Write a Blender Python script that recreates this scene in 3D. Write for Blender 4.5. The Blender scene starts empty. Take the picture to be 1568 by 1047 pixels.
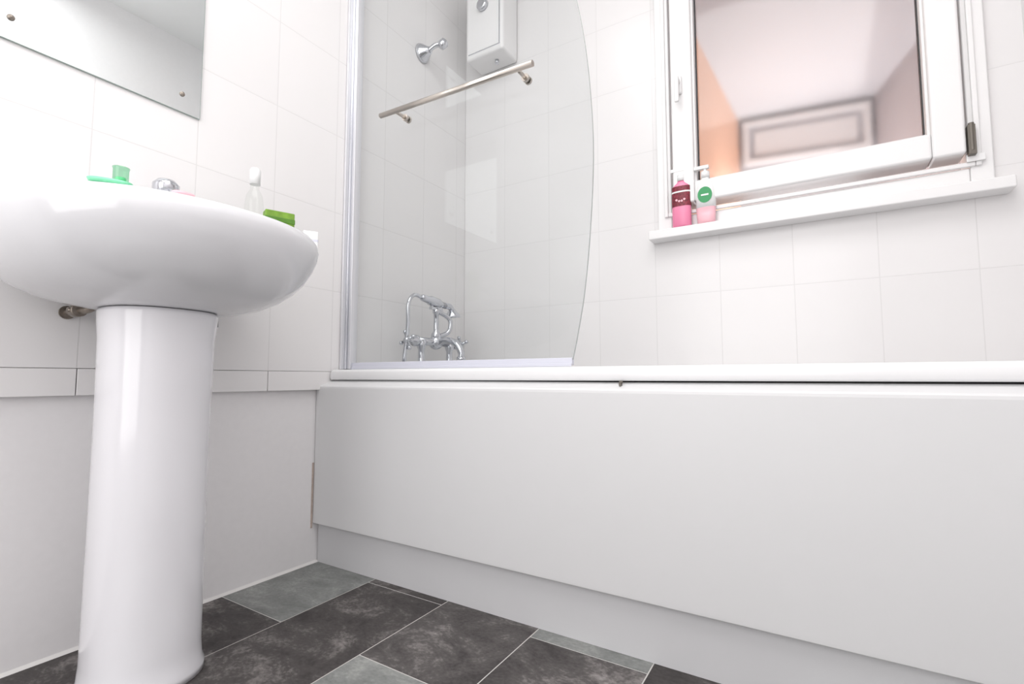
import bpy, bmesh, math
from mathutils import Vector, Matrix

def lin(c):
    return tuple(((x/255)/12.92 if x/255<=0.04045 else ((x/255+0.055)/1.055)**2.4) for x in c)+(1,)

# ---------------- materials ----------------
def mat(name,col,rough=0.5,metal=0.0,bump=0.0,bscale=30,coat=0.0,var=0.0,trans=0.0,spec=0.5):
    m=bpy.data.materials.new(name); m.use_nodes=True
    nt=m.node_tree; b=nt.nodes['Principled BSDF']
    c=lin(col)
    b.inputs['Base Color'].default_value=c
    b.inputs['Roughness'].default_value=rough
    b.inputs['Metallic'].default_value=metal
    b.inputs['Coat Weight'].default_value=coat
    b.inputs['Coat Roughness'].default_value=0.08
    b.inputs['Transmission Weight'].default_value=trans
    b.inputs['Specular IOR Level'].default_value=spec
    tc=nt.nodes.new('ShaderNodeTexCoord')
    n=nt.nodes.new('ShaderNodeTexNoise'); n.inputs['Scale'].default_value=bscale
    n.inputs['Detail'].default_value=4
    nt.links.new(tc.outputs['Object'],n.inputs['Vector'])
    r=nt.nodes.new('ShaderNodeValToRGB')
    r.color_ramp.elements[0].position=0.3; r.color_ramp.elements[1].position=0.7
    r.color_ramp.elements[0].color=tuple(x*(1-var) for x in c[:3])+(1,)
    r.color_ramp.elements[1].color=c
    nt.links.new(n.outputs['Fac'],r.inputs['Fac'])
    nt.links.new(r.outputs['Color'],b.inputs['Base Color'])
    if bump>0:
        bp=nt.nodes.new('ShaderNodeBump'); bp.inputs['Strength'].default_value=bump
        bp.inputs['Distance'].default_value=0.002
        nt.links.new(n.outputs['Fac'],bp.inputs['Height'])
        nt.links.new(bp.outputs['Normal'],b.inputs['Normal'])
    return m

def tile_mat(name,axis,u0,v0,col=(234,232,232),grout=(222,220,220),rowh=0.25):
    m=bpy.data.materials.new(name); m.use_nodes=True
    nt=m.node_tree; b=nt.nodes['Principled BSDF']
    tc=nt.nodes.new('ShaderNodeTexCoord')
    s=nt.nodes.new('ShaderNodeSeparateXYZ'); c=nt.nodes.new('ShaderNodeCombineXYZ')
    nt.links.new(tc.outputs['Object'],s.inputs[0])
    nt.links.new(s.outputs[axis],c.inputs[0]); nt.links.new(s.outputs[2],c.inputs[1])
    mp=nt.nodes.new('ShaderNodeVectorMath'); mp.operation='SUBTRACT'
    mp.inputs[1].default_value=(u0-4.0*0.199*5,v0-20*rowh,0)
    nt.links.new(c.outputs[0],mp.inputs[0])
    br=nt.nodes.new('ShaderNodeTexBrick')
    br.offset=0.0; br.squash=1.0
    br.inputs['Scale'].default_value=1.0
    br.inputs['Brick Width'].default_value=0.199
    br.inputs['Row Height'].default_value=rowh
    br.inputs['Mortar Size'].default_value=0.0012
    br.inputs['Mortar Smooth'].default_value=0.3
    br.inputs['Bias'].default_value=0
    br.inputs['Color1'].default_value=lin(col)
    br.inputs['Color2'].default_value=lin(tuple(x-2 for x in col))
    br.inputs['Mortar'].default_value=lin(grout)
    nt.links.new(mp.outputs[0],br.inputs['Vector'])
    nt.links.new(br.outputs['Color'],b.inputs['Base Color'])
    b.inputs['Roughness'].default_value=0.22
    n=nt.nodes.new('ShaderNodeTexNoise'); n.inputs['Scale'].default_value=9
    nt.links.new(tc.outputs['Object'],n.inputs['Vector'])
    ma=nt.nodes.new('ShaderNodeMath'); ma.operation='MULTIPLY_ADD'
    ma.inputs[1].default_value=-0.45
    nt.links.new(br.outputs['Fac'],ma.inputs[0]); nt.links.new(n.outputs['Fac'],ma.inputs[2])
    bp=nt.nodes.new('ShaderNodeBump'); bp.inputs['Strength'].default_value=0.35; bp.inputs['Distance'].default_value=0.002
    nt.links.new(ma.outputs[0],bp.inputs['Height']); nt.links.new(bp.outputs['Normal'],b.inputs['Normal'])
    return m

def slate(name,dark,mid,light,seed):
    m=bpy.data.materials.new(name); m.use_nodes=True
    nt=m.node_tree; b=nt.nodes['Principled BSDF']
    tc=nt.nodes.new('ShaderNodeTexCoord')
    mp=nt.nodes.new('ShaderNodeMapping'); mp.inputs['Location'].default_value=(seed*3.1,seed*1.7,seed); mp.inputs['Rotation'].default_value=(0,0,seed*.7); mp.inputs['Scale'].default_value=(1,1.3,1)
    nt.links.new(tc.outputs['Object'],mp.inputs[0])
    n=nt.nodes.new('ShaderNodeTexNoise'); n.inputs['Scale'].default_value=8; n.inputs['Detail'].default_value=12
    n.inputs['Roughness'].default_value=0.74; n.inputs['Distortion'].default_value=0.4
    nt.links.new(mp.outputs[0],n.inputs['Vector'])
    n2=nt.nodes.new('ShaderNodeTexNoise'); n2.inputs['Scale'].default_value=120; n2.inputs['Detail'].default_value=6
    nt.links.new(mp.outputs[0],n2.inputs['Vector'])
    mx=nt.nodes.new('ShaderNodeMath'); mx.operation='MULTIPLY_ADD'; mx.inputs[1].default_value=0.25
    nt.links.new(n2.outputs['Fac'],mx.inputs[0]); nt.links.new(n.outputs['Fac'],mx.inputs[2])
    r=nt.nodes.new('ShaderNodeValToRGB')
    r.color_ramp.elements[0].position=0.48; r.color_ramp.elements[1].position=0.82
    r.color_ramp.elements[0].color=lin(dark); r.color_ramp.elements[1].color=lin(light)
    e=r.color_ramp.elements.new(0.65); e.color=lin(mid)
    nt.links.new(mx.outputs[0],r.inputs['Fac']); nt.links.new(r.outputs['Color'],b.inputs['Base Color'])
    b.inputs['Roughness'].default_value=0.55
    b.inputs['Specular IOR Level'].default_value=0.35
    bp=nt.nodes.new('ShaderNodeBump'); bp.inputs['Strength'].default_value=0.2; bp.inputs['Distance'].default_value=0.001
    nt.links.new(n.outputs['Fac'],bp.inputs['Height']); nt.links.new(bp.outputs['Normal'],b.inputs['Normal'])
    return m

def glass_mat(name,tint,base=0.02,edge=0.35,rough=0.0,frost=0.0):
    m=bpy.data.materials.new(name); m.use_nodes=True
    nt=m.node_tree; nt.nodes.clear()
    o=nt.nodes.new('ShaderNodeOutputMaterial'); mix=nt.nodes.new('ShaderNodeMixShader')
    if frost>0:
        t=nt.nodes.new('ShaderNodeBsdfRefraction'); t.inputs['Roughness'].default_value=frost; t.inputs['IOR'].default_value=1.03
    else:
        t=nt.nodes.new('ShaderNodeBsdfTransparent')
    t.inputs[0].default_value=lin(tint)
    g=nt.nodes.new('ShaderNodeBsdfGlossy'); g.inputs['Roughness'].default_value=rough
    lw=nt.nodes.new('ShaderNodeLayerWeight'); lw.inputs['Blend'].default_value=0.5
    pw=nt.nodes.new('ShaderNodeMath'); pw.operation='POWER'; pw.inputs[1].default_value=4
    mu=nt.nodes.new('ShaderNodeMath'); mu.operation='MULTIPLY_ADD'; mu.inputs[1].default_value=edge; mu.inputs[2].default_value=base
    nt.links.new(lw.outputs['Facing'],pw.inputs[0]); nt.links.new(pw.outputs[0],mu.inputs[0]); nt.links.new(mu.outputs[0],mix.inputs[0])
    nt.links.new(t.outputs[0],mix.inputs[1]); nt.links.new(g.outputs[0],mix.inputs[2]); nt.links.new(mix.outputs[0],o.inputs[0])
    return m

M={}
M['plaster']=mat('plaster',(240,238,239),0.55,bump=0.15,bscale=60,var=0.02)
M['ceil']=mat('ceiling_paint',(240,240,240),0.8,bscale=20,var=0.01)
M['ceramic']=mat('ceramic_white',(229,229,232),0.12,coat=0.4,var=0.0)
M['ped']=mat('ceramic_pedestal',(235,234,238),0.15,coat=0.4)
M['acrylic']=mat('bath_acrylic',(234,234,235),0.22)
M['panel']=mat('bath_panel_white',(219,219,220),0.42,bump=0.04,bscale=40)
M['plinth']=mat('plinth_white',(210,210,212),0.45)
M['upvc']=mat('upvc_white',(239,238,238),0.3)
M['chrome']=mat('chrome',(205,207,212),0.12,1.0)
M['brushed']=mat('brushed_nickel',(205,198,190),0.28,1.0)
M['alu']=mat('bright_aluminium',(218,218,222),0.35,0.5)
M['dark']=mat('gap_shade',(50,48,48),0.7)
M['gasket']=mat('rubber_gasket',(60,60,62),0.6)
M['hinge']=mat('hinge_steel',(110,105,98),0.4,0.6)
M['valve']=mat('dull_brass_chrome',(165,155,145),0.35,0.8,var=.4,bscale=90)
M['mirror']=mat('mirror_silver',(238,243,243),0.02,1.0)
M['medge']=mat('mirror_edge',(150,165,160),0.3)
M['glass']=glass_mat('screen_glass',(248,249,249),base=.018,edge=.3)
M['wglass']=glass_mat('window_glass',(250,250,250),base=.03,edge=.4,rough=.08,frost=.42)
M['gedge']=mat('glass_edge',(190,197,195),0.2)
M['seal']=mat('pvc_seal',(212,213,224),0.3)
M['pink']=mat('pink_soap',(240,140,175),0.25)
M['pinkpale']=mat('pink_pale',(244,190,200),0.3)
M['red']=mat('label_red',(150,45,65),0.4,var=0.7,bscale=160)
M['white']=mat('plastic_white',(240,240,240),0.3)
M['green']=mat('green_plastic',(50,150,90),0.35)
M['lime']=mat('lime_card',(135,180,60),0.5,var=0.45,bscale=50)
M['dgreen']=mat('dark_green_card',(90,140,40),0.5,var=0.3,bscale=50)
M['mint']=mat('mint_plastic',(140,232,185),0.3)
M['mintglass']=glass_mat('mint_glass',(205,238,218),base=.05)
M['clear']=glass_mat('clear_plastic',(252,253,252),base=.025,edge=.2)
M['sealant']=mat('sealant',(228,226,224),0.5)
M['brown']=mat('brown_edge',(205,188,178),0.7,var=.3,bscale=60)
M['peach']=mat('reflected_peach',(252,202,172),0.8,bscale=3,var=0.05)  # warm glow of the pane's reflection put into the colour
M['grey']=mat('reflected_grey',(192,191,195),0.8,bscale=3,var=0.05)  # grey of the pane's reflection put into the colour
M['grey2']=mat('reflected_grey_dark',(176,172,176),0.8,bscale=3,var=0.08)  # darker right side of that reflection, also put into the colour
M['tileL']=tile_mat('tiles_left',1,0.775,0.549,grout=(220,218,218),rowh=.2435)
M['tileB']=tile_mat('tiles_back',0,0.0,0.549,grout=(223,221,221))
M['tileP']=mat('tile_trim',(236,234,234),0.2)
M['grout']=mat('floor_grout',(205,203,200),0.7)
M['sl_d']=slate('slate_dark',(52,48,48),(76,72,71),(136,131,129),1)
M['sl_m']=slate('slate_mid',(60,56,56),(90,86,85),(152,147,145),5)
M['sl_l']=slate('slate_light',(112,114,112),(134,136,134),(164,165,162),9)

# ---------------- mesh builder ----------------
class MB:
    def __init__(s,*mats): s.bm=bmesh.new(); s.mats=[M[k] for k in mats]; s.keys=list(mats)
    def mi(s,k):
        if k is None: return 0
        if k not in s.keys: s.keys.append(k); s.mats.append(M[k])
        return s.keys.index(k)
    def box(s,x0,x1,y0,y1,z0,z1,k=None):
        v=[s.bm.verts.new((x,y,z)) for x in(x0,x1) for y in(y0,y1) for z in(z0,z1)]
        for f in((0,1,3,2),(4,6,7,5),(0,4,5,1),(2,3,7,6),(0,2,6,4),(1,5,7,3)):
            fc=s.bm.faces.new([v[i] for i in f]); fc.material_index=s.mi(k)
    def obox(s,c,dims,rotz,k=None):
        n=len(s.bm.verts)
        s.box(-dims[0]/2,dims[0]/2,-dims[1]/2,dims[1]/2,-dims[2]/2,dims[2]/2,k)
        s.bm.verts.ensure_lookup_table()
        R=Matrix.Translation(c)@Matrix.Rotation(rotz,4,'Z')
        for v in s.bm.verts[n:]: v.co=R@v.co
    def quad(s,pts,k=None):
        f=s.bm.faces.new([s.bm.verts.new(p) for p in pts]); f.material_index=s.mi(k)
    def loft(s,rings,k=None,cap0=True,cap1=True,smooth=True):
        R=[[s.bm.verts.new(p) for p in r] for r in rings]
        n=len(R[0]); m=s.mi(k)
        for a,b in zip(R,R[1:]):
            for i in range(n):
                f=s.bm.faces.new((a[i],a[(i+1)%n],b[(i+1)%n],b[i])); f.material_index=m; f.smooth=smooth
        if cap0: f=s.bm.faces.new(R[0][::-1]); f.material_index=m
        if cap1: f=s.bm.faces.new(R[-1]); f.material_index=m
    def lathe(s,prof,origin,axis=(0,0,1),k=None,n=28,sx=1,sy=1):
        q=Vector((0,0,1)).rotation_difference(Vector(axis).normalized())
        o=Vector(origin)
        s.loft([[tuple(o+q@Vector((r*sx*math.cos(2*math.pi*i/n),r*sy*math.sin(2*math.pi*i/n),h))) for i in range(n)] for r,h in prof],k)
    def cyl(s,p0,p1,r,k=None,n=20,r1=None):
        p0=Vector(p0);p1=Vector(p1); L=(p1-p0).length
        s.lathe([(r,0),(r1 if r1 is not None else r,L)],p0,p1-p0,k,n)
    def tube(s,pts,r,k=None,n=12,res=8):
        P=[Vector(p) for p in pts]
        if len(P)>2:
            Q=[]
            for i in range(len(P)-1):
                a=P[max(i-1,0)];b=P[i];c=P[i+1];d=P[min(i+2,len(P)-1)]
                for j in range(res):
                    t=j/res
                    Q.append(0.5*((2*b)+(c-a)*t+(2*a-5*b+4*c-d)*t*t+(3*b-a-3*c+d)*t**3))
            Q.append(P[-1]); P=Q
        rings=[]; up=None
        for i,p in enumerate(P):
            t=(P[min(i+1,len(P)-1)]-P[max(i-1,0)]).normalized()
            if up is None:
                up=Vector((0,0,1)) if abs(t.z)<0.9 else Vector((1,0,0))
            up=(up-t*up.dot(t)).normalized(); w=t.cross(up)
            rr=r(i/(len(P)-1)) if callable(r) else r
            rings.append([tuple(p+up*rr*math.cos(2*math.pi*j/n)+w*rr*math.sin(2*math.pi*j/n)) for j in range(n)])
        s.loft(rings,k)
    def sph(s,c,r,k=None,n=16,sz=1):
        prof=[(max(r*math.sin(math.pi*i/n),1e-4),-r*sz*math.cos(math.pi*i/n)) for i in range(n+1)]
        s.lathe(prof,c,(0,0,1),k,24)
    def done(s,name,bevel=0,seg=2,parent=None,subsurf=0,auto=True):
        bmesh.ops.recalc_face_normals(s.bm,faces=s.bm.faces[:])
        me=bpy.data.meshes.new(name); s.bm.to_mesh(me); s.bm.free()
        for m in s.mats: me.materials.append(m)
        o=bpy.data.objects.new(name,me); bpy.context.scene.collection.objects.link(o)
        if bevel>0:
            b=o.modifiers.new('bevel','BEVEL'); b.width=bevel; b.segments=seg; b.limit_method='ANGLE'; b.angle_limit=math.radians(40)
            for p in me.polygons: p.use_smooth=True
            b.harden_normals=True
        if parent: o.parent=parent
        return o
def empty(name,loc=(0,0,0)):
    e=bpy.data.objects.new(name,None); e.empty_display_size=0.05; bpy.context.scene.collection.objects.link(e); return e

# ---------------- room shell ----------------
XR=1.70; YB=1.63; YF=-1.10; ZC=2.40; XL=-0.0155
m=MB('plaster','tileL','tileP')
m.box(-0.13,XL,YF-0.12,YB+0.12,0,ZC,'plaster')
m.box(XL,0,YF,YB,0.549,ZC,'tileL')
edges=[YF,-0.22,-0.02,0.178,0.377,0.576,0.7745,0.9735,1.172,1.371,YB]
for a,b in zip(edges,edges[1:]): m.box(XL,0.002,a+0.0008,b-0.0008,0.4955,0.5482,'tileP')
m.done('wall_left',0.001,2)

wx0,wx1,wz0,wz1=0.83,1.61,1.03,2.05
m=MB('tileB')
m.box(0,wx0,YB,YB+0.12,0,ZC); m.box(wx1,XR,YB,YB+0.12,0,ZC)
m.box(wx0,wx1,YB,YB+0.12,0,wz0); m.box(wx0,wx1,YB,YB+0.12,wz1,ZC)
m.done('wall_back')
m=MB('plaster'); m.box(XR,XR+0.12,YF-0.12,YB+0.12,0,ZC); m.done('wall_right')
m=MB('plaster'); m.box(XL,XR,YF-0.12,YF,0,ZC); m.done('wall_front')
m=MB('ceil'); m.box(-0.13,XR+0.12,YF-0.12,YB+0.12,ZC,ZC+0.1); m.done('ceiling')

# floor
m=MB('grout','sl_d','sl_m','sl_l')
m.box(-0.13,XR+0.12,YF-0.12,YB+0.12,-0.08,-0.0006,'grout')
cols=[(-0.0155,.225),(.225,.4705),(.4705,.717),(.717,.9605),(.9605,1.206),(1.206,1.452),(1.452,1.70)]
rows={0:[(.975,1.63,'sl_d'),(.685,.975,'sl_l'),(.195,.685,'sl_d'),(-.05,.195,'sl_m'),(-.54,-.05,'sl_d'),(-1.1,-.54,'sl_l')],
1:[(.932,1.63,'sl_d'),(.442,.932,'sl_d'),(.197,.442,'sl_l'),(-.29,.197,'sl_m'),(-1.1,-.29,'sl_d')],
2:[(.687,1.1,'sl_m'),(.442,.687,'sl_l'),(-.05,.442,'sl_d'),(-.3,-.05,'sl_l'),(-1.1,-.3,'sl_m')],
3:[(.917,1.1,'sl_l'),(.427,.917,'sl_m'),(.18,.427,'sl_d'),(-.3,.18,'sl_l'),(-1.1,-.3,'sl_d')],
4:[(.66,1.1,'sl_d'),(.17,.66,'sl_l'),(-.4,.17,'sl_m'),(-1.1,-.4,'sl_d')],
5:[(.8,1.1,'sl_l'),(.3,.8,'sl_d'),(-.2,.3,'sl_m'),(-1.1,-.2,'sl_l')],
6:[(.6,1.1,'sl_m'),(.1,.6,'sl_l'),(-.4,.1,'sl_d'),(-1.1,-.4,'sl_m')]}
g=0.0014
for i,(a,b) in enumerate(cols):
    for (y0,y1,k) in rows[i]:
        m.box(a+g,b-g,y0+g,y1-g,-0.0006,0.0,k)
m.done('floor')
m=MB('sealant'); m.quad([(XL,-1.1,.006),(XL,.955,.006),(XL+.006,.955,.0003),(XL+.006,-1.1,.0003)])
m.done('trim_1')

# ---------------- bath ----------------
bath=empty('bathtub')
def rrect(x0,x1,y0,y1,r,z,n=6):
    pts=[]
    for cx,cy,a0 in((x1-r,y1-r,0),(x0+r,y1-r,90),(x0+r,y0+r,180),(x1-r,y0+r,270)):
        for i in range(n+1):
            a=math.radians(a0+90*i/n); pts.append((cx+r*math.cos(a),cy+r*math.sin(a),z))
    return pts
m=MB('acrylic')
x0,x1,y0,y1=0.004,XR-0.002,0.963,YB-0.002
m.loft([rrect(x0+.03,x1-.03,y0+.03,y1-.03,.02,.5245),rrect(x0+.002,x1,y0+.002,y1,.012,.5245),rrect(x0,x1,y0,y1,.014,.529),rrect(x0,x1,y0,y1,.014,.546),
 rrect(x0+.003,x1-.003,y0+.003,y1-.003,.014,.5525),rrect(x0+.009,x1-.009,y0+.009,y1-.009,.014,.5545),
 rrect(x0+.14,x1-.07,y0+.06,y1-.06,.12,.5535),rrect(x0+.15,x1-.08,y0+.07,y1-.07,.12,.545),
 rrect(x0+.20,x1-.14,y0+.10,y1-.10,.12,.30),rrect(x0+.24,x1-.24,y0+.14,y1-.14,.12,.16),rrect(x0+.32,x1-.34,y0+.2,y1-.2,.1,.145)],cap0=False)
m.done('tub_shell',parent=bath)
m=MB('panel')
def pprof(x):
    s=.0018*max(0,min(1,(x-.4)/.5))
    return [(.954,.113),(.938,.113),(.9362,.115),(.936,.12),(.936,.500),(.9368,.505),(.940,.5085),(.946,.5105),(.975,.5228-s),(.985,.5228-s),(.985,.50),(.954,.49)]
R=[[(x,y,z) for (y,z) in pprof(x)] for x in(-.012,.4,.9,XR-.001)]
m.loft(R,smooth=False); m.done('front_panel',parent=bath)
m=MB('plinth'); m.box(-0.012,XR-0.001,.9545,.972,0.0005,.20); m.done('plinth_board',parent=bath)
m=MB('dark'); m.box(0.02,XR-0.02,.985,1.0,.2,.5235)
m.done('under_rim_shade',parent=bath)  # dark block painting in the shade of the gap under the rim
m=MB('hinge'); m.cyl((.905,.9605,.5212),(.905,.9565,.5212),.0035,n=12); m.box(.903,.907,.950,.960,.514,.521); m.done('panel_clip',parent=bath)
m=MB('brown'); m.box(XL+0.0002,XL+.0015,.930,.9355,.10,.285); m.done('trim_2')  # thin brown line beside the panel's left end

# ---------------- shower screen ----------------
scr=empty('shower_screen')
edge=[(.765,.572),(.776,.62),(.795,.72),(.810,.85),(.820,1.0),(.820,1.12),(.808,1.28),(.784,1.43),(.745,1.58),(.69,1.72),(.61,1.85),(.51,1.94),(.40,1.985),(.28,2.0)]
P=[Vector((a,0,b)) for a,b in edge]; Q=[]
for i in range(len(P)-1):
    a=P[max(i-1,0)];b=P[i];c=P[i+1];d=P[min(i+2,len(P)-1)]
    for j in range(6):
        t=j/6; Q.append(0.5*((2*b)+(c-a)*t+(2*a-5*b+4*c-d)*t*t+(3*b-a-3*c+d)*t**3))
Q.append(P[-1])
outline=[(.02,.572)]+[(q.x,q.z) for q in Q]+[(.02,2.0)]
m=MB('glass','gedge')
ya,yb=1.0325,1.0385
fa=[m.bm.verts.new((x,ya,z)) for x,z in outline]; fb=[m.bm.verts.new((x,yb,z)) for x,z in outline]
m.bm.faces.new(fa); m.bm.faces.new(fb[::-1])
n=len(outline)
for i in range(n):
    f=m.bm.faces.new((fa[i],fa[(i+1)%n],fb[(i+1)%n],fb[i])); f.material_index=1
m.done('glass_panel',parent=scr)
m=MB('alu','chrome')
m.box(.001,.009,1.002,1.05,.5555,2.005,'alu'); m.box(.009,.015,1.014,1.046,.5565,2.003,'chrome'); m.box(.015,.027,1.021,1.047,.5565,2.003,'alu')
m.done('wall_profile',0.002,parent=scr)
m=MB('seal'); m.box(.027,.765,1.030,1.041,.560,.5765); m.box(.027,.765,1.0265,1.0295,.556,.564); m.done('bottom_seal',0.001,parent=scr)
m=MB('brushed')
yr=.985
zf=lambda x:1.297-(x-.178)/.512*.017
m.cyl((.178,yr,zf(.178)),(.690,yr,zf(.69)),.0075,n=20)
for x in(.235,.645):
    zr=zf(x)
    m.cyl((x,yr+.005,zr),(x,1.032,zr),.005,n=14); m.cyl((x,1.024,zr),(x,1.032,zr),.010,n=18)
    m.cyl((x,1.0388,zr),(x,1.045,zr),.010,n=18)
m.done('towel_rail',parent=scr)

# ---------------- bath shower mixer ----------------
mx=empty('bath_shower_mixer')
m=MB('chrome'); X=.10; Yc=1.335; ZB=.655
for y in(Yc-.075,Yc+.075):
    m.lathe([(.024,0),(.025,.006),(.012,.016),(.011,.07),(.017,.085),(.017,.105)],(X,y,.5545))
m.cyl((X,Yc-.10,ZB),(X,Yc+.10,ZB),.013)
for sgn in(-1,1):
    m.lathe([(.014,0),(.019,.006),(.019,.018),(.011,.024),(.009,.045),(.012,.05),(.006,.06)],(X,Yc+sgn*.095,ZB),(0,sgn,0))
    yh=Yc+sgn*.143
    for a in(20,110):
        dx=math.cos(math.radians(a))*.028; dz=math.sin(math.radians(a))*.028
        m.cyl((X-dx,yh,ZB-dz),(X+dx,yh,ZB+dz),.0055,n=12)
        for s2 in(-1,1): m.sph((X+s2*dx,yh,ZB+s2*dz),.0075,n=8)
m.sph((X,Yc,ZB),.026)
m.lathe([(.02,0),(.016,.02),(.009,.03),(.009,.09),(.013,.095),(.013,.105),(.006,.112)],(X,Yc,ZB+.01))
m.tube([(X,Yc,ZB-.01),(X+.04,Yc,ZB+.005),(X+.085,Yc,ZB-.005),(X+.11,Yc,ZB-.035),(X+.112,Yc,ZB-.055)],lambda t:.012-.001*t)
m.lathe([(.015,0),(.015,.014)],(X+.112,Yc,ZB-.068))
m.tube([(X,Yc+.005,ZB+.02),(X+.02,Yc+.045,ZB+.04),(X+.02,Yc+.05,ZB+.085),(X,Yc+.01,ZB+.11)],.008)
m.done('mixer_body',parent=mx)
m=MB('chrome')
zc=ZB+.14
m.tube([(X-.0,Yc-.02,zc-.02),(X,Yc-.03,zc-.004)],.006); m.tube([(X,Yc+.02,zc-.02),(X,Yc+.03,zc-.004)],.006)
m.box(X-.006,X+.006,Yc-.03,Yc+.03,zc-.026,zc-.016)
m.lathe([(.008,0),(.012,.01),(.013,.04),(.017,.05),(.017,.09),(.013,.10),(.011,.13)],(X,Yc-.08,zc+.01),(0,1,-.12))
m.tube([(X,Yc+.045,zc-.004),(X,Yc+.075,zc-.005),(X,Yc+.09,zc-.02)],.011)
m.lathe([(.010,0),(.016,.008),(.030,.024),(.030,.032)],(X,Yc+.088,zc-.012),(0,.15,-1))
m.done('handset',parent=mx)
m=MB('chrome')
m.tube([(X,Yc-.08,zc+.01),(X,Yc-.115,zc+.012),(X,Yc-.14,zc-.02),(X,Yc-.142,zc-.10),(X-.005,Yc-.15,.60),(X-.01,Yc-.145,.562)],.0065,n=10,res=12)
m.done('hose',parent=mx)

# shower wall holder
m=MB('chrome')
m.lathe([(.034,0),(.036,.004),(.031,.014),(.017,.032),(.012,.042)],(.0005,1.35,1.765),(1,0,0))
m.tube([(.035,1.35,1.765),(.06,1.357,1.78),(.08,1.37,1.785)],.009)
m.lathe([(.009,0),(.017,.006),(.017,.028),(.010,.034)],(.075,1.365,1.775),(.5,.4,.6))
m.done('shower_head_holder')

# electric shower unit
eu=empty('electric_shower_unit')
m=MB('upvc'); m.box(.085,.262,1.515,1.6295,1.795,2.12); m.done('casing',0.012,4,parent=eu)
m=MB('chrome'); m.lathe([(.024,0),(.024,.012),(.018,.018)],(.17,1.515,2.0),(0,-1,0)); m.cyl((.20,1.57,1.796),(.20,1.57,1.78),.008)
m.box(.245,.249,1.513,1.516,1.82,2.10); m.box(.10,.25,1.513,1.516,1.815,1.818)
m.done('control_knob',parent=eu)

# ---------------- window ----------------
win=empty('window_1')
def frame(m,x0,x1,z0,z1,w,y0,y1,k=None):
    m.box(x0,x0+w,y0,y1,z0,z1,k); m.box(x1-w,x1,y0,y1,z0,z1,k)
    m.box(x0+w,x1-w,y0,y1,z0,z0+w,k); m.box(x0+w,x1-w,y0,y1,z1-w,z1,k)
m=MB('upvc'); frame(m,.812,1.628,1.006,2.07,.045,1.612,1.70); m.done('outer_frame',0.004,parent=win)
m=MB('upvc'); frame(m,.835,1.605,1.052,2.04,.012,1.604,1.614); m.done('frame_step',0.003,parent=win)
m=MB('upvc','gasket'); frame(m,.868,1.575,1.082,2.02,.066,1.585,1.665)
m.done('sash',0.007,3,parent=win)
m=MB('upvc'); frame(m,.930,1.513,1.144,1.958,.010,1.600,1.64); m.done('glazing_bead',0.003,parent=win)
m=MB('gasket'); frame(m,.939,1.504,1.153,1.949,.0035,1.625,1.64); m.done('gasket_strip',parent=win)
m=MB('wglass'); m.box(.935,1.508,1.636,1.640,1.149,1.953); m.done('pane',parent=win)
m=MB('upvc'); m.box(.79,1.655,1.572,1.6298,1.018-.042,1.006); m.done('window_sill',0.004,parent=win)
m=MB('hinge','white'); m.cyl((1.585,1.588,1.085),(1.585,1.588,1.155),.006,n=12); m.box(1.577,1.592,1.583,1.604,1.075,1.15); m.box(1.575,1.61,1.598,1.6035,1.062,1.08,'white'); m.done('hinge',0.001,parent=win)
m=MB('upvc'); m.box(.885,.905,1.573,1.585,1.44,1.50); m.box(.888,.902,1.548,1.575,1.47,1.484); m.box(.888,.902,1.545,1.556,1.40,1.486); m.done('handle',0.004,3,parent=win)

# ---------------- added space beyond window, standing in for the pane's reflection ----------------
def wallseg(m,a,b,z0,z1,k,th=.03):
    a=Vector(a);b=Vector(b); d=(b-a).normalized(); nrm=Vector((-d.y,d.x))*th
    r=[(a.x,a.y),(b.x,b.y),(b.x+nrm.x,b.y+nrm.y),(a.x+nrm.x,a.y+nrm.y)]
    m.loft([[(x,y,z0) for x,y in r],[(x,y,z1) for x,y in r]],k,smooth=False)
m=MB('grey'); m.box(.55,2.3,1.76,3.6,2.13,2.17); m.done('ceiling_reflection')
m=MB('peach'); wallseg(m,(.775,1.76),(.88,3.28),.3,2.13,None); m.done('wall_reflection_left')
m=MB('grey'); wallseg(m,(.85,3.275),(1.567,3.40),.3,2.13,None); m.done('wall_reflection_back')
m=MB('grey2'); wallseg(m,(1.567,3.40),(1.704,2.93),.3,2.13,None); wallseg(m,(1.704,2.93),(2.1,1.76),.3,2.13,None); m.done('wall_reflection_right')
m=MB('upvc','grey')
d=Vector((1.567-.85,3.40-3.275)).normalized(); ang=math.atan2(d.y,d.x)
def bb(u0,u1,z0,z1,off,th,k):
    u=(u0+u1)/2; c=Vector((.85,3.275))+d*u+Vector((d.y,-d.x))*(off+th/2)
    m.obox((c.x,c.y,(z0+z1)/2),(u1-u0,th,z1-z0),ang,k)
bb(.06,.70,1.83,2.09,.001,.02,'grey')
bb(.05,.71,2.07,2.10,.021,.02,'upvc'); bb(.05,.71,1.83,1.86,.021,.02,'upvc')
bb(.05,.085,1.86,2.07,.021,.02,'upvc'); bb(.675,.71,1.86,2.07,.021,.02,'upvc')
bb(.115,.645,1.885,2.03,.021,.006,'upvc')
m.done('reflection_door_frame')  # added frame standing in for a door top reflected in the pane

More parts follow.
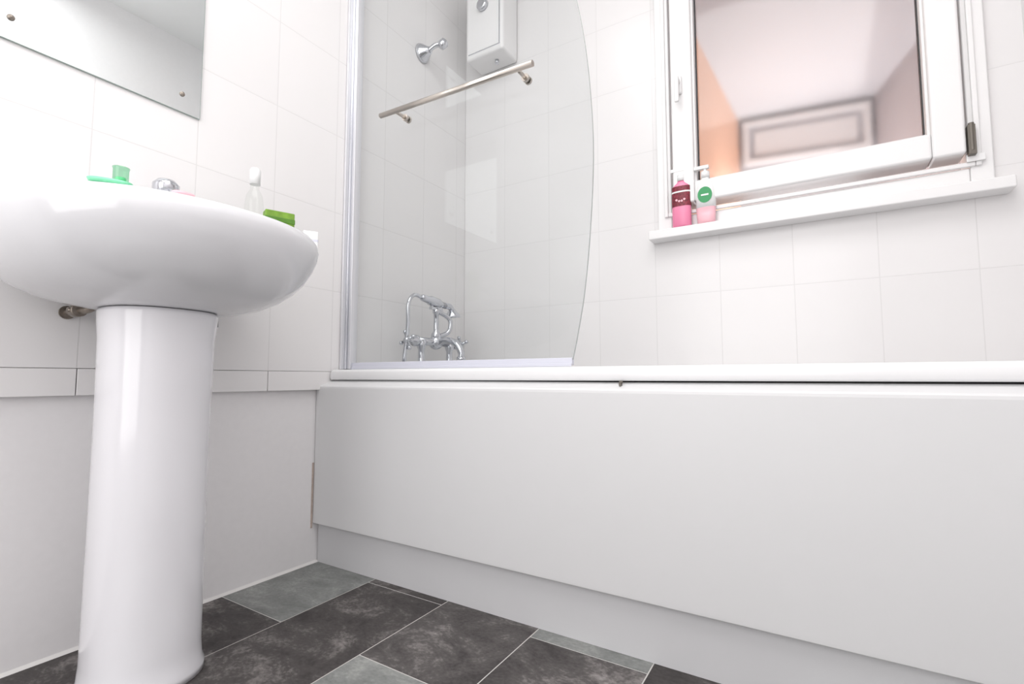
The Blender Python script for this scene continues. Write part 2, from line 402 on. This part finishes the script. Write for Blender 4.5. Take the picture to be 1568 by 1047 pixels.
# ---------------- bottles on sill ----------------
def oval(cx,cy,rx,ry,z,n=28,p=2.6,rot=0):
    o=[]
    for i in range(n):
        a=2*math.pi*i/n; c=math.cos(a); s_=math.sin(a)
        x=rx*math.copysign(abs(c)**(2/p),c); y=ry*math.copysign(abs(s_)**(2/p),s_)
        o.append((cx+x*math.cos(rot)-y*math.sin(rot),cy+x*math.sin(rot)+y*math.cos(rot),z))
    return o
zs=1.0062
bt=empty('hand_soap_bottle')
cx,cy=.893,1.592
m=MB('pink','white')
L=[(.026,.013,0),(.029,.016,.004),(.029,.016,.06),(.029,.0157,.120),(.026,.014,.134),(.014,.011,.144),(.011,.010,.150)]
m.loft([oval(cx,cy,a,b,zs+z) for a,b,z in L],'pink')
m.lathe([(.013,0),(.013,.02),(.006,.023),(.005,.034)],(cx,cy,zs+.150),k='white'); m.box(cx-.03,cx+.012,cy-.008,cy+.008,zs+.182,zs+.192,'white')
m.done('body',parent=bt)
m=MB('red','white','pink')
m.loft([oval(cx,cy,.0296,.0166,zs+z) for z in(.066,.131)],'red',cap0=False,cap1=False)
m.loft([oval(cx,cy,.0299,.0169,zs+z) for z in(.110,.115)],'white',cap0=False,cap1=False)
for a in(-.012,-.004,.004,.012): m.lathe([(.0035,0),(.0035,.0008)],(cx+a,cy-.0164,zs+.080+abs(a)*.5),(0,-1,0),'pinkpale',n=12)
m.done('label',parent=bt)
bt=empty('hand_soap_bottle')
cx,cy=.966,1.592
m=MB('white','pinkpale')
L=[(.022,.013,0),(.026,.016,.004),(.029,.016,.05)]
m.loft([oval(cx,cy,a,b,zs+z) for a,b,z in L],'pinkpale')
L=[(.029,.016,.05),(.029,.016,.095),(.023,.014,.128),(.012,.011,.14),(.011,.011,.147)]
m.loft([oval(cx,cy,a,b,zs+z) for a,b,z in L],'white')
m.lathe([(.013,0),(.013,.02),(.005,.023),(.005,.034)],(cx,cy,zs+.145),k='white'); m.box(cx-.032,cx+.011,cy-.007,cy+.007,zs+.175,zs+.185,'white')
m.done('body',parent=bt)
m=MB('green','white'); m.lathe([(.021,0),(.021,.0015)],(cx,cy-.0155,zs+.088),(0,-1,0),'green',sy=1.2); m.box(cx-.011,cx+.011,cy-.0178,cy-.0169,zs+.085,zs+.090,'white'); m.done('label',parent=bt)

# ---------------- wash basin ----------------
wb=empty('wash_basin')
BX,BY=.20,.435
def bring(s_,z,af=.272,b=.260,ab=.197,n=64,pb=4.0,dx=0):
    o=[]
    for i in range(n):
        a=2*math.pi*i/n; c=math.cos(a); sn=math.sin(a)
        if c>=0: x=af*abs(c)**(2/2.15); y=b*math.copysign(abs(sn)**(2/2.15),sn)
        else: x=-ab*abs(c)**(2/pb); y=b*math.copysign(abs(sn)**(2/pb),sn)
        o.append((BX+dx+x*s_,BY+y*s_,z))
    return o
def inner(s_,z,n=64):
    return [(.262+.175*s_*math.cos(2*math.pi*i/n),BY+.205*s_*math.sin(2*math.pi*i/n),z) for i in range(n)]
m=MB('ceramic')
rings=[bring(.33,.6525),bring(.385,.653),bring(.50,.6585),bring(.63,.668),bring(.74,.682),bring(.83,.700),bring(.905,.722),bring(.96,.747),bring(.992,.769),bring(1.0,.783),bring(.992,.794),bring(.975,.8005),bring(.955,.8025),
 inner(1.0,.8015),inner(.96,.797),inner(.92,.783),inner(.8,.735),inner(.6,.705),inner(.3,.69),inner(.08,.687)]
m.loft(rings); m.done('bowl',parent=wb)
# pedestal
m=MB('ped')
def pr(rx,ry,z,back=.068,n=48):
    o=[]
    for i in range(n):
        a=2*math.pi*i/n; c=math.cos(a); sn=math.sin(a)
        if c>=0: x=rx*abs(c)**(2/2.3)
        else: x=-back*abs(c)**(2/2.8)
        y=ry*math.copysign(abs(sn)**(2/(2.3 if c>=0 else 2.8)),sn)
        o.append((.198+x,.434+y,z))
    return o
m.loft([pr(.091,.092,.0005,.072),pr(.091,.092,.012,.072),pr(.087,.088,.022,.070),pr(.085,.086,.05),pr(.084,.085,.25),pr(.084,.085,.45),pr(.086,.087,.60),pr(.089,.090,.632),pr(.090,.091,.645),pr(.088,.089,.6515)])
m.done('pedestal',parent=wb)
# tap
zd=.803
m=MB('chrome')
tx,ty=.055,.492
m.lathe([(.024,0),(.025,.004),(.019,.012),(.017,.06),(.020,.075),(.020,.085),(.010,.09)],(tx,ty,zd))
m.tube([(tx,ty,.868),(tx+.05,ty,.880),(tx+.10,ty,.868),(tx+.12,ty,.846)],.010)
m.lathe([(.008,0),(.009,.035),(.022,.042),(.025,.052),(.025,.062),(.017,.071),(.004,.074)],(tx,ty,.885))
m.done('tap',parent=wb)
# pipework
m=MB('valve','gasket')
m.tube([(.001,.356,.657),(.05,.356,.657),(.085,.362,.657),(.10,.368,.668),(.102,.372,.70)],.0065)
m.lathe([(.012,0),(.012,.026)],(.04,.356,.657),(1,0,0)); m.lathe([(.013,0),(.013,.004)],(.0005,.356,.657),(1,0,0))
m.cyl((.052,.356,.657),(.052,.341,.657),.005)
m.cyl((.10,.575,.645),(.10,.575,.70),.008,k='gasket'); m.lathe([(.014,0),(.014,.014)],(.10,.575,.643),k='gasket')
m.done('pipework',parent=wb)

# ---------------- basin items ----------------
sd=empty('soap_dish')
m=MB('mint')
cx,cy=.394,.281
m.loft([oval(cx,cy,.014,.011,zd,rot=1.1),oval(cx,cy,.024,.014,zd+.002,rot=1.1),oval(cx,cy,.026,.015,zd+.006,rot=1.1),oval(cx,cy,.024,.013,zd+.005,rot=1.1),oval(cx,cy,.013,.008,zd+.003,rot=1.1)])
m.done('dish',parent=sd)
m=MB('mintglass','mint')
m.lathe([(.008,0),(.0095,.003),(.0095,.022),(.0105,.025)],(cx-.0,cy+.012,zd+.005),k='mintglass'); m.lathe([(.0065,0),(.0065,.008)],(cx-.0,cy+.012,zd+.007),k='mint')
m.done('tumbler',parent=sd)
m=MB('clear','white','dgreen')
cx,cy=.10,.662
m.lathe([(.018,0),(.021,.005),(.021,.14),(.018,.165),(.010,.18),(.010,.195)],(cx,cy,zd),k='clear'); m.lathe([(.012,0),(.012,.035),(.009,.04)],(cx,cy,zd+.193),k='white')
m.lathe([(.0175,.002),(.0175,.07)],(cx,cy,zd),k='white'); m.box(cx+.02,cx+.0215,cy-.022,cy+.0,zd+.06,zd+.095,'dgreen')
m.done('mouthwash_bottle')
m=MB('lime','dgreen'); m.obox((.205,.660,zd+.052),(.028,.062,.104),-.35,'lime'); m.obox((.2055,.6595,zd+.084),(.030,.064,.012),-.35,'dgreen'); m.done('soap_carton',0.002)
m=MB('white','seal'); m.obox((.338,.648,zd+.018),(.014,.03,.036),-.5,'white'); m.obox((.338,.648,zd+.016),(.0145,.0305,.008),-.5,'seal'); m.done('toothpaste_box',0.002)
m=MB('pinkpale','white'); m.loft([oval(.43,.36,.009,.013,zd-.001),oval(.43,.36,.011,.016,zd+.003),oval(.43,.36,.010,.015,zd+.007),oval(.43,.36,.006,.01,zd+.008)]); m.done('soap_bar')

# ---------------- mirror ----------------
mi=empty('wall_mirror')
m=MB('mirror','medge')
m.box(.0015,.0045,.205,.577,1.147,1.80,'medge'); m.quad([(.0047,.206,1.148),(.0047,.576,1.148),(.0047,.576,1.799),(.0047,.206,1.799)],'mirror'); m.done('glass_plate',parent=mi)
m=MB('chrome','gasket')
for y in(.248,.536):
    for z in(1.19,1.757):
        m.lathe([(.0055,0),(.0055,.002),(.004,.004),(.0005,.005)],(.0048,y,z),(1,0,0),'valve',n=16)
m.done('screw_caps',parent=mi)

m=MB('white'); m.lathe([(.16,0),(.17,.01),(.17,.03),(.15,.045)],(.95,-.45,2.354),(0,0,1)); m.done('ceiling_lamp')

# ---------------- lights ----------------
def area(name,loc,rot,sx,sy,e,col=(1,1,1)):
    l=bpy.data.lights.new(name,'AREA'); l.shape='RECTANGLE'; l.size=sx; l.size_y=sy; l.energy=e; l.color=col
    o=bpy.data.objects.new(name,l); o.location=loc; o.rotation_euler=[math.radians(a) for a in rot]; bpy.context.scene.collection.objects.link(o); return o
area('ceiling_light',(.95,.2,2.33),(0,0,0),1.2,1.2,17.5,(1,.99,.98))
area('front_fill_light',(.85,-1.05,1.25),(90,0,0),1.2,2.0,19.5,(1,.992,.985))  # added fill in front of the closed front wall, no doorway there
area('reflection_fill',(1.2,3.0,.7),(168,0,0),.5,.5,16,(.98,.985,1))  # added fill for the stand-in space behind the pane
l=bpy.data.lights.new('reflection_warm_fill','POINT'); l.energy=1.8; l.color=(1,.86,.76); l.shadow_soft_size=.1  # added warm fill for the peach side of the pane's reflection
o=bpy.data.objects.new('reflection_warm_fill',l); o.location=(1.05,2.85,1.45); bpy.context.scene.collection.objects.link(o)
w=bpy.data.worlds.new('World'); bpy.context.scene.world=w; w.use_nodes=True
w.node_tree.nodes['Background'].inputs[0].default_value=(.92,.92,.95,1); w.node_tree.nodes['Background'].inputs[1].default_value=.7

# ---------------- camera ----------------
cd=bpy.data.cameras.new('Camera'); cam=bpy.data.objects.new('Camera',cd); bpy.context.scene.collection.objects.link(cam)
cam.location=(1.24,0,.53); cam.rotation_euler=(math.radians(90+4.17),0,math.radians(31.7))
cd.sensor_width=36; cd.lens=36*755/1568; cd.clip_start=.01
bpy.context.scene.camera=cam
sc=bpy.context.scene
sc.view_settings.view_transform='Standard'; sc.view_settings.look='None'; sc.view_settings.exposure=0
